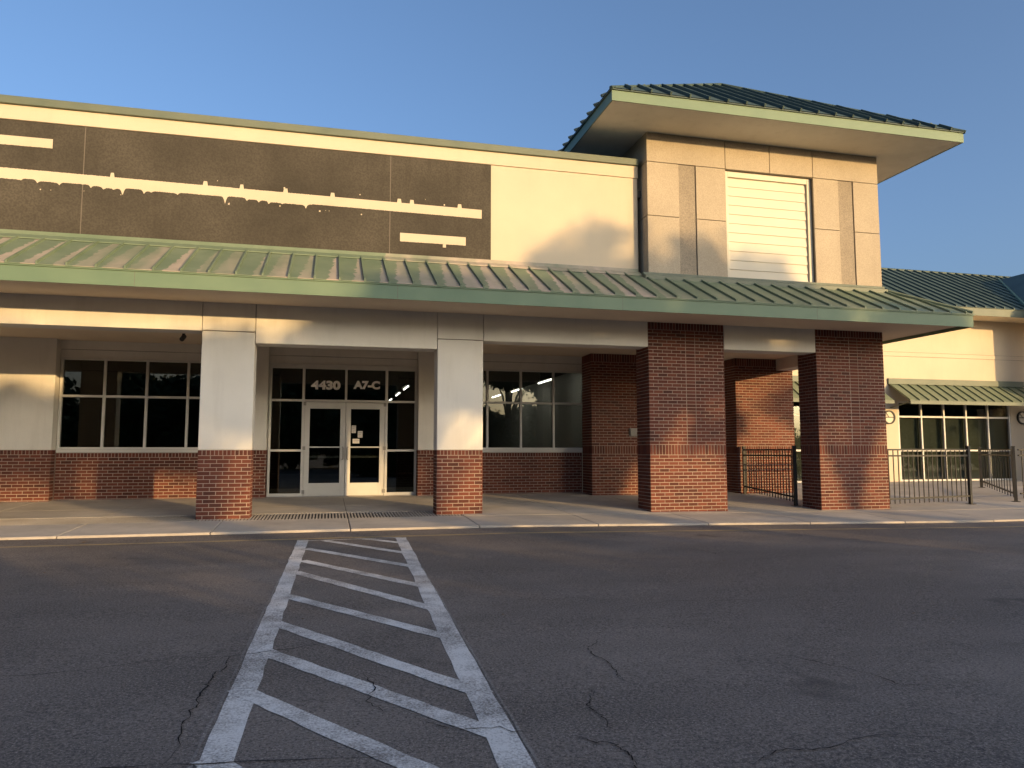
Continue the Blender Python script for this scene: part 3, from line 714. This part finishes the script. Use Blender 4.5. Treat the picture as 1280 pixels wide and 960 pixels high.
C = [(RX0 - e, RY0 - e, zr), (RX1 + e, RY0 - e, zr), (RX1 + e, RY1 + e, zr), (RX0 - e, RY1 + e, zr)]
for i in range(4): hip_panels(C[i], C[(i + 1) % 4])
for c in C: tp(MB().tube([c, tuple(AP + Vector((0, 0, .04)))], 0.04, 6), 'hip_cap', 'green_dark', 0)

# ------------------------------------------------------------------ the wing with awnings on the right
wing = empty('wing_building', (20, 21.4, 0.12))
tag(wing, 'cream building wing with dark green standing seam roof, awnings and tall storefront glass', 'building')
def wp(b, name, m, parent=None, bev=0):
    o = b.build(name, M[m], parent or wing)
    if bev: bevel(o, bev)
    return o
Y2 = 21.4; S = [(12.6, 17.3), (18.88, 23.62)]
xx = [9.0, S[0][0], S[0][1], S[1][0], S[1][1], 30.0]
for a, b_ in ((xx[0], xx[1]), (xx[2], xx[3]), (xx[4], xx[5])): wp(MB().box(a, b_, Y2, Y2 + .3, -.1, 4.385), 'wall', 'stucco_white')
for a, b_ in S: wp(MB().box(a, b_, Y2, Y2 + .3, 2.85, 4.385), 'wall', 'stucco_white')
wp(MB().box(xx[0], xx[5], Y2 - .012, Y2 + .3, 4.395, 4.535), 'wall_band', 'stucco_white')
wp(MB().box(xx[0], xx[5], Y2, Y2 + .3, 4.545, 5.90), 'wall', 'stucco_white')
wp(MB().box(xx[0], xx[5], Y2 + .02, Y2 + .28, 4.38, 4.55), 'joint', 'joint')
wp(MB().box(8.9, 30.1, Y2 + .3, 27, 3.0, 3.1), 'interior_ceiling', 'interior_wall'); wp(MB().box(8.9, 30.1, Y2 + .05, 27, 0, .115), 'interior_floor', 'interior_floor'); wp(MB().box(8.9, 30.1, 27, 27.2, 0, 6), 'interior_wall', 'interior_wall')
for a, b_ in S:
    window_unit('storefront', a, b_, .125, 2.849, 5, [1.17, 2.32], Y2 + .06, .06, 'pane', wing)
    pw = (b_ - a - .06) / 5
    for i in range(5):
        bl = MB(); xx_ = a + .06 + i * pw + .02
        while xx_ < a + (i + 1) * pw - .03:
            bl.hexa([(xx_, Y2 + .22, .16), (xx_ + .075, Y2 + .19, .16), (xx_ + .077, Y2 + .193, .16), (xx_ + .002, Y2 + .223, .16)], [(xx_, Y2 + .22, 2.3), (xx_ + .075, Y2 + .19, 2.3), (xx_ + .077, Y2 + .193, 2.3), (xx_ + .002, Y2 + .223, 2.3)]); xx_ += .088
        tag(wp(bl, 'window_blind', 'blind'), kind='stuff')
    aw = empty('awning', ((a + b_) / 2, Y2, 3.44), parent=wing); aw.matrix_parent_inverse = pinv(wing)
    ax0, ax1 = a - .33, b_ + .62; n = round((ax1 - ax0) / .37); s = (ax1 - ax0) / n; yb, zb2, yt, zt2 = 20.45, 2.80, Y2 - .01, 3.42
    for i in range(n):
        x0 = ax0 + i * s; b = MB()
        b.hexa([(x0, yb, zb2 - .012), (x0 + s - .003, yb, zb2 - .012), (x0 + s - .003, yt, zt2 - .012), (x0, yt, zt2 - .012)], [(x0, yb, zb2), (x0 + s - .003, yb, zb2), (x0 + s - .003, yt, zt2), (x0, yt, zt2)])
        b.hexa([(x0, yb, zb2), (x0 + .03, yb, zb2), (x0 + .03, yt, zt2), (x0, yt, zt2)], [(x0, yb, zb2 + .05), (x0 + .03, yb, zb2 + .05), (x0 + .03, yt, zt2 + .05), (x0, yt, zt2 + .05)])
        wp(b, 'awning_panel', 'green_awning', aw)
    wp(MB().box(ax0, ax1, yb - .02, yb, zb2 - .11, zb2 + .0), 'awning_edge', 'green_coping', aw)
    wp(MB().box(ax0 - .03, ax1, Y2 - .06, Y2 - .001, 3.425, 3.62), 'awning_flashing', 'green_coping', aw)
    for xb in (ax0 + .02, ax1 - .05):
        wp(MB().tube([(xb + .015, Y2 - .02, 2.62), (xb + .015, yb + .03, zb2 - .03)], .02, 6), 'awning_bracket', 'green_coping', aw)
# roof
GY, GZ, QY, QZ = 20.4, 6.0, 24.35, 8.25
wp(MB().box(8.9, 30, GY + .02, Y2, 5.76, 5.79), 'soffit', 'stucco_soffit'); wp(MB().box(8.9, 30, GY, GY + .02, 5.74, GZ), 'fascia', 'green_coping')
n = round((30 - 8.9) / SP)
b = MB(); sl2 = (QZ - GZ) / (QY - GY)
b.hexa([(0, 0, -.01), (SP - .003, 0, -.01), (SP - .003, QY - GY, QZ - GZ - .01), (0, QY - GY, QZ - GZ - .01)], [(0, 0, 0), (SP - .003, 0, 0), (SP - .003, QY - GY, QZ - GZ), (0, QY - GY, QZ - GZ)])
b.hexa([(0, 0, 0), (.032, 0, 0), (.032, QY - GY, QZ - GZ), (0, QY - GY, QZ - GZ)], [(0, 0, .055), (.032, 0, .055), (.032, QY - GY, QZ - GZ + .055), (0, QY - GY, QZ - GZ + .055)])
rm = b.mesh('roof_panel', M['green_dark'])
wroof = empty('roof', (20, GY, GZ), parent=wing); wroof.matrix_parent_inverse = pinv(wing)
for i in range(n):
    o = bpy.data.objects.new('roof_panel', rm); COL.objects.link(o); o.parent = wroof; o.matrix_parent_inverse = pinv(wroof); o.location = (8.9 + i * SP, GY - .03, GZ + .01)
wp(MB().poly([(8.9, QY, QZ), (30, QY, QZ), (30, 28.3, GZ), (8.9, 28.3, GZ)]), 'rear_slope', 'green_dark')
wp(MB().tube([(8.9, QY, QZ + .03), (30, QY, QZ + .03)], .05, 6), 'ridge_cap', 'green_dark', wroof)
# projecting porch roof at the far right
PX0, PX1, PYF = 23.55, 29.0, 19.2
pr = empty('porch_roof', (26, 20, GZ), parent=wing); pr.matrix_parent_inverse = pinv(wing)
ax = (PX0 + PX1) / 2; rise = (ax - PX0) * .75; ry = GY + rise / sl2
b = MB(); b.poly([(PX0, PYF, GZ + .03), (ax, PYF + 1.6, GZ + rise), (ax, ry, GZ + rise), (PX0, GY, GZ + .03)][::-1]); b.poly([(PX1, PYF, GZ + .03), (PX1, GY, GZ + .03), (ax, ry, GZ + rise), (ax, PYF + 1.6, GZ + rise)][::-1]); b.poly([(PX0, PYF, GZ + .03), (PX1, PYF, GZ + .03), (ax, PYF + 1.6, GZ + rise)])
wp(b, 'roof_slope', 'green_dark', pr)
for i in range(1, 7):
    t = i / 7; yy = PYF + (GY - PYF) * t
    yt_ = min(ry, yy + 9); 
wp(MB().tube([(PX0, GY - .02, GZ + .06), (ax, ry, GZ + rise + .03)], .06, 6), 'valley_cap', 'green_fascia', pr)
wp(MB().box(PX0, PX1, PYF, GY, 5.74, 5.99), 'fascia', 'green_coping', pr)
wp(MB().box(24.3, 25.3, PYF + .3, PYF + 1.0, -.1, 5.735), 'porch_pillar', 'stucco_white'); wp(MB().box(27.5, 28.5, PYF + .3, PYF + 1.0, -.1, 5.735), 'porch_pillar', 'stucco_white')
# round wall signs beside the storefront
def round_sign(x, z, label):
    o = empty('round_wall_sign', (x, Y2, z)); tag(o, label, 'sign', 'round signs on the wing wall')
    b = MB(); n = 24
    r0, r1 = .19, .235
    for k in range(n):
        a0, a1 = 2 * math.pi * k / n, 2 * math.pi * (k + 1) / n
        q = lambda r, a, y: (x + r * math.cos(a), y, z + r * math.sin(a))
        b.hexa([q(r0, a0, Y2 - .06), q(r1, a0, Y2 - .06), q(r1, a1, Y2 - .06), q(r0, a1, Y2 - .06)], [q(r0, a0, Y2 - .0), q(r1, a0, Y2 - .0), q(r1, a1, Y2 - .0), q(r0, a1, Y2 - .0)])
    b.build('rim', M['black_metal'], o)
    MB().poly([(x + .195 * math.cos(2 * math.pi * k / n), Y2 - .03, z + .195 * math.sin(2 * math.pi * k / n)) for k in range(n)]).build('face', M['white_paint'], o)
    MB().box(x - .19, x + .19, Y2 - .045, Y2 - .033, z - .012, z + .012).build('crossbar', M['black_metal'], o)
    c = MB(); c.hexa([(x - .02, Y2 - .05, z), (x + .0, Y2 - .05, z), (x + .0, Y2 - .046, z), (x - .02, Y2 - .046, z)], [(x - .13, Y2 - .05, z + .13), (x - .11, Y2 - .05, z + .14), (x - .11, Y2 - .046, z + .14), (x - .13, Y2 - .046, z + .13)])
    c.build('crossbar', M['black_metal'], o)
round_sign(18.50, 2.29, 'round black rimmed sign on the wing wall beside the brick pillar')
round_sign(24.12, 2.33, 'round black rimmed sign on the wing wall beyond the storefront glass')

# ------------------------------------------------------------------ fences
def fence(a, b_, label, n, post_a=True, post_b=True, h=1.17, dark=True):
    ax_, ay = a; bx, by = b_; d = Vector((bx - ax_, by - ay, 0)); Ln = d.length; ang = math.atan2(d.y, d.x)
    z0 = walk(ax_, ay); z1 = walk(bx, by)
    o = empty('metal_fence', (ax_, ay, z0), 0); tag(o, label, 'fence', 'black metal fence panels on the pavement')
    dn = d.normalized(); nv = Vector((-dn.y, dn.x, 0))
    def P(t, off=0): return (ax_ + dn.x * t + nv.x * off, ay + dn.y * t + nv.y * off)
    def zz(t): return z0 + (z1 - z0) * t / Ln
    def bar(t0, t1, za0, za1, zb0, zb1, hw, name):
        c = [P(t0, -hw), P(t1, -hw), P(t1, hw), P(t0, hw)]
        MB().hexa([(*c[0], za0), (*c[1], zb0), (*c[2], zb0), (*c[3], za0)], [(*c[0], za1), (*c[1], zb1), (*c[2], zb1), (*c[3], za1)]).build(name, M['black_metal'], o)
    T = lambda t: 1.15 if abs(z1 - z0) < .3 else 1.15
    TOP = 1.205
    for zr0 in (TOP, TOP - .135):
        bar(.03, Ln - .03, zr0 - .035, zr0, zr0 - .035, zr0, .018, 'rail')
    bar(.03, Ln - .03, z0 + .17, z0 + .205, z1 + .17, z1 + .205, .018, 'rail')
    for i in range(n):
        t = .06 + (Ln - .12) * (i + .5) / n
        bar(t - .0085, t + .0085, zz(t) + .08, TOP - .036, zz(t) + .08, TOP - .036, .0085, 'baluster')
    for use, t in ((post_a, 0), (post_b, Ln)):
        if use:
            z = zz(t); bar(t - .032, t + .032, z, TOP + .055, z, TOP + .055, .032, 'post'); bar(t - .04, t + .04, TOP + .055, TOP + .07, TOP + .055, TOP + .07, .04, 'post_cap')
            bar(t - .08, t + .08, z, z + .012, z, z + .012, .08, 'base_plate')
    return o
fence((10.24, 16.88), (9.98, 14.42), 'short black fence panel closing the gap between front and rear brick pillars', 18)
fence((11.86, 13.92), (14.45, 14.25), 'black fence panel running from the corner brick pillar towards the open gap', 17)
fence((18.2, 17.55), (16.02, 14.5), 'black fence panel standing between the storefront and the lone fence post', 13)
fence((16.14, 14.50), (20.5, 14.9), 'black fence panel continuing past the open gap towards the porch', 26, False)

# ------------------------------------------------------------------ small things
def notice(x0, x1, z0, z1, label, lines):
    o = MB().box(x0, x1, EY - 0.0145, EY - 0.0130, z0, z1).build('paper_notice', M['paper']); tag(o, label, 'notice', 'notices on the entrance door')
    for k in range(lines):
        z = z1 - (z1 - z0) * (k + .8) / (lines + .6)
        MB().box(x0 + .012, x1 - .012 - (.02 if k % 2 else 0), EY - .0160, EY - .0150, z - .006, z + .004).build('print_line', M['grey_box'], o)
notice(.572, .672, 1.575, 1.75, 'tall white paper notice taped highest on the entrance door glass', 4)
notice(.715, .825, 1.47, 1.62, 'square white paper notice with print on the entrance door glass', 3)
notice(.60, .755, 1.335, 1.44, 'wide white paper notice lowest on the entrance door glass', 2)
bx = empty('wall_box', (7.32, 17.0, 1.6)); tag(bx, 'small grey electrical box on the rear brick pillar', 'electrical box')
bevel(MB().box(7.205, 7.43, 16.935, 17.003, 1.525, 1.70).build('cover', M['grey_box'], bx), .006)
MB().box(7.19, 7.445, 16.98, 17.001, 1.51, 1.715).build('back_plate', M['grey_box'], bx); MB().box(7.31, 7.33, 16.93, 16.935, 1.60, 1.62).build('screw', M['steel'], bx)
sc_ = empty('security_camera', (-2.72, 15.4, 3.53)); tag(sc_, 'small dark security camera hanging from the walkway ceiling', 'camera')
cx, cy = -2.72, 15.4
MB().tube([(cx, cy, 3.53), (cx, cy, 3.36)], .028, 10).build('stem', M['dark_plastic'], sc_)
MB().tube([(cx, cy + .05, 3.38), (cx - .01, cy - .12, 3.30)], .045, 10).build('body', M['dark_plastic'], sc_)
MB().tube([(cx, cy, 3.53), (cx, cy, 3.515)], .06, 12).build('mount', M['dark_plastic'], sc_)
for x, y, lb in ((5.63, 18.96, 'lit fluorescent lamp inside the window, first of the row from the glass'), (5.63, 22.0, 'lit fluorescent lamp inside the window, second of the row from the glass'), (5.58, 24.6, 'lit fluorescent lamp inside the window, third of the row from the glass'),
              (2.25, 21.9, 'lit fluorescent lamp behind the entrance side light, first of its row'), (2.25, 24.5, 'lit fluorescent lamp behind the entrance side light, second of its row'), (2.25, 27.5, 'lit fluorescent lamp behind the entrance side light, third of its row')):
    o = empty('fluorescent_lamp', (x, y, 3.35)); tag(o, lb, 'lamp', 'fluorescent lamps inside the store')
    MB().box(x - .08, x + .08, y - .62, y + .62, 3.03, 3.08).build('housing', M['interior_wall'], o)
    MB().tube([(x, y - .6, 3.005), (x, y + .6, 3.005)], .022, 8).build('tube', M['tube'], o)
    for dy in (-.5, .5): MB().tube([(x, y + dy, 3.08), (x, y + dy, 3.35)], .006, 5).build('hanger', M['steel'], o)

# ------------------------------------------------------------------ trees across the lot, and shrubs added to shade it, behind the camera
def leaf_cloud(b, clumps, n, size, rnd, mi=1):
    tot = sum(c[1] ** 2 for c in clumps)
    for (c, r, sq) in clumps:
        for _ in range(int(n * r * r / tot)):
            d = Vector((rnd.gauss(0, .5), rnd.gauss(0, .5), rnd.gauss(0, .5))) * r
            p = Vector(c) + Vector((d.x, d.y, d.z * sq)); s = size * rnd.uniform(.6, 1.4)
            a = Vector((rnd.gauss(0, 1), rnd.gauss(0, 1), rnd.gauss(0, .7))).normalized(); q = a.orthogonal().normalized(); q = (Matrix.Rotation(rnd.uniform(0, 6.28), 3, a) @ q)
            t = a.cross(q)
            b.poly([p - q * s, p + t * s * .55, p + q * s, p - t * s * .55], mi)
_tm = {}
def shrub_mesh(seed):
    if seed in _tm: return _tm[seed]
    rnd = random.Random(seed); tk = MB(); tk.smooth = True; cr = MB()
    clumps = [((rnd.uniform(-1.25, 1.25), rnd.uniform(-.55, .55), rnd.uniform(.4, 2.3)), rnd.uniform(.65, .95), .9) for _ in range(15)]
    for c, r, s in clumps: tk.tube([(c[0] * .2, c[1] * .2, -.2), (c[0] * .6, c[1] * .6, c[2] * .5), c], [.05, .035, .015], 5)
    leaf_cloud(cr, clumps, 7500, .13, rnd, 0)
    _tm[seed] = (tk.mesh('trunk', M['bark']), cr.mesh('crown', M['leaf_shrub'])); return _tm[seed]
def oak_mesh(seed, rad, zb, zt, n, leaf=.14):
    rnd = random.Random(seed); tk = MB(); tk.smooth = True; cr = MB(); fork = zb * .72
    tk.tube([(0, 0, -.4), (.04, .02, .5), (.10, -.05, fork * .55), (.03, .05, fork)], [.34, .24, .20, .17], 10)
    clumps = []; k = 0; N = int(8 + rad * 3.6 * (zt - zb) / 2.2) if rad < 3 else 44
    while k < N:
        a = 2.4 * k + rnd.uniform(-.5, .5); t = rnd.random() ** .8; w_ = math.sqrt(max(0.05, 1 - (2 * t - .85) ** 2 * .8)); rr = rad * rnd.random() ** .5 * w_
        r = rnd.uniform(.30, .80) * max(1, rad / 2.4); z = zb + r * .6 + (zt - zb - r * 1.2) * t; p = (rr * math.cos(a), rr * math.sin(a), z)
        if rad < 3 and z > 8.2: r *= rnd.uniform(.6, .9)
        tk.tube([(.03, .05, fork - rnd.uniform(0, .5)), (p[0] * .45, p[1] * .45, fork + (z - fork) * .55), p], [.10, .06, .02], 6)
        clumps.append((p, r, .75)); k += 1
    leaf_cloud(cr, clumps, n, leaf, rnd, 0)
    return tk.mesh('trunk', M['bark']), cr.mesh('crown', M['leaf'])
def plant(name, meshes, x, y, rz_, label, cat, group, sz=1.0):
    o = empty(name, (x, y, lot(x, y)), rz_); tag(o, label, cat, group); o.scale = (1, 1, sz)
    for me, nm in zip(meshes, ('trunk', 'crown')):
        c = bpy.data.objects.new(nm, me); COL.objects.link(c); c.parent = o
    return o
def at_sun(X, L):                # spot L metres from the facade point X, towards the sun
    return X + SUN_H.x * L, D + SUN_H.y * L
#      X at facade, distance, crown radius, crown bottom, crown top, leaves
TR = [(-11.0, 35, 2.4, 5.6, 7.4, 6000), (-6.2, 34, 2.3, 5.5, 7.3, 4800), (-2.2, 33, 2.2, 5.4, 7.3, 5600), (1.4, 35, 2.5, 5.4, 8.9, 8200), (5.2, 34, 2.7, 5.4, 10.2, 9800), (8.6, 36, 2.2, 5.7, 9.8, 6200), (10.9, 33, 1.3, 5.6, 8.0, 3000), (15.2, 35, 1.8, 6.2, 8.2, 1800)]
for i, (X, L_, rad, zb3, zt3, n3) in enumerate(TR):
    px, py = at_sun(X, L_); plant('oak_tree', oak_mesh(50 + i, rad, zb3, zt3, n3), px, py, i * 1.7, 'leafy oak tree standing in the row across the parking lot', 'tree', 'oak trees across the parking lot')
rnd = random.Random(4)
for i in range(17):  # unseen shrub row, added and sized to keep low sun off the asphalt
    px, py = at_sun(-13 + i * 2.05, 28.5 + rnd.uniform(-.5, .5)); plant('shading_shrub', shrub_mesh(10 + i % 3), px, py, rnd.uniform(-.3, .3), 'tall leafy shrub added out of view to shade the parking lot', 'shrub', 'unseen shrubs added to shade the parking lot', (0.93 if i < 6 else 1.03) * rnd.uniform(.97, 1.05))
big = [oak_mesh(80 + k, 4.6, 0.3, 8.8, 15000, .30) for k in range(3)]
for i in range(15):
    plant('shade_tree', big[i % 3], -55 + i * 5.3 + rnd.uniform(-1.2, 1.2), -31 + rnd.uniform(-5, 5), rnd.uniform(0, 6), 'broad shade tree in the wood behind the parking lot', 'tree', 'shade trees behind the parking lot', rnd.uniform(1.0, 1.1) if i in (9, 10, 11) else rnd.uniform(.62, .98))
for i in range(7):
    plant('shade_tree', big[i % 3], 47 + i * 5.0, -8 - i * 1.2 + rnd.uniform(-2, 2), rnd.uniform(0, 6), 'broad shade tree along the far end of the parking lot', 'tree', 'shade trees at the far end of the lot', rnd.uniform(.7, .95))

# fallen leaves blown against the kerb
rnd = random.Random(9); b = MB()
for _ in range(90):
    x = rnd.uniform(-7, 15); y = 11.96 - abs(rnd.gauss(0, .5)) if rnd.random() < .7 else rnd.uniform(5, 11); z = lot(x, y) + .006; s_ = rnd.uniform(.012, .03); a = rnd.uniform(0, 6.28)
    p = lambda t, k, dz: (x + math.cos(a + t) * s_ * k, y + math.sin(a + t) * s_ * k, z + dz)
    b.poly([p(0, 1.2, .004), p(1.57, .5, 0), p(3.14, 1.2, .006), p(4.71, .5, .001)])
tag(b.build('fallen_leaves', M['leaf_dry']), 'dry brown leaves scattered along the kerb', 'leaves', kind='stuff')
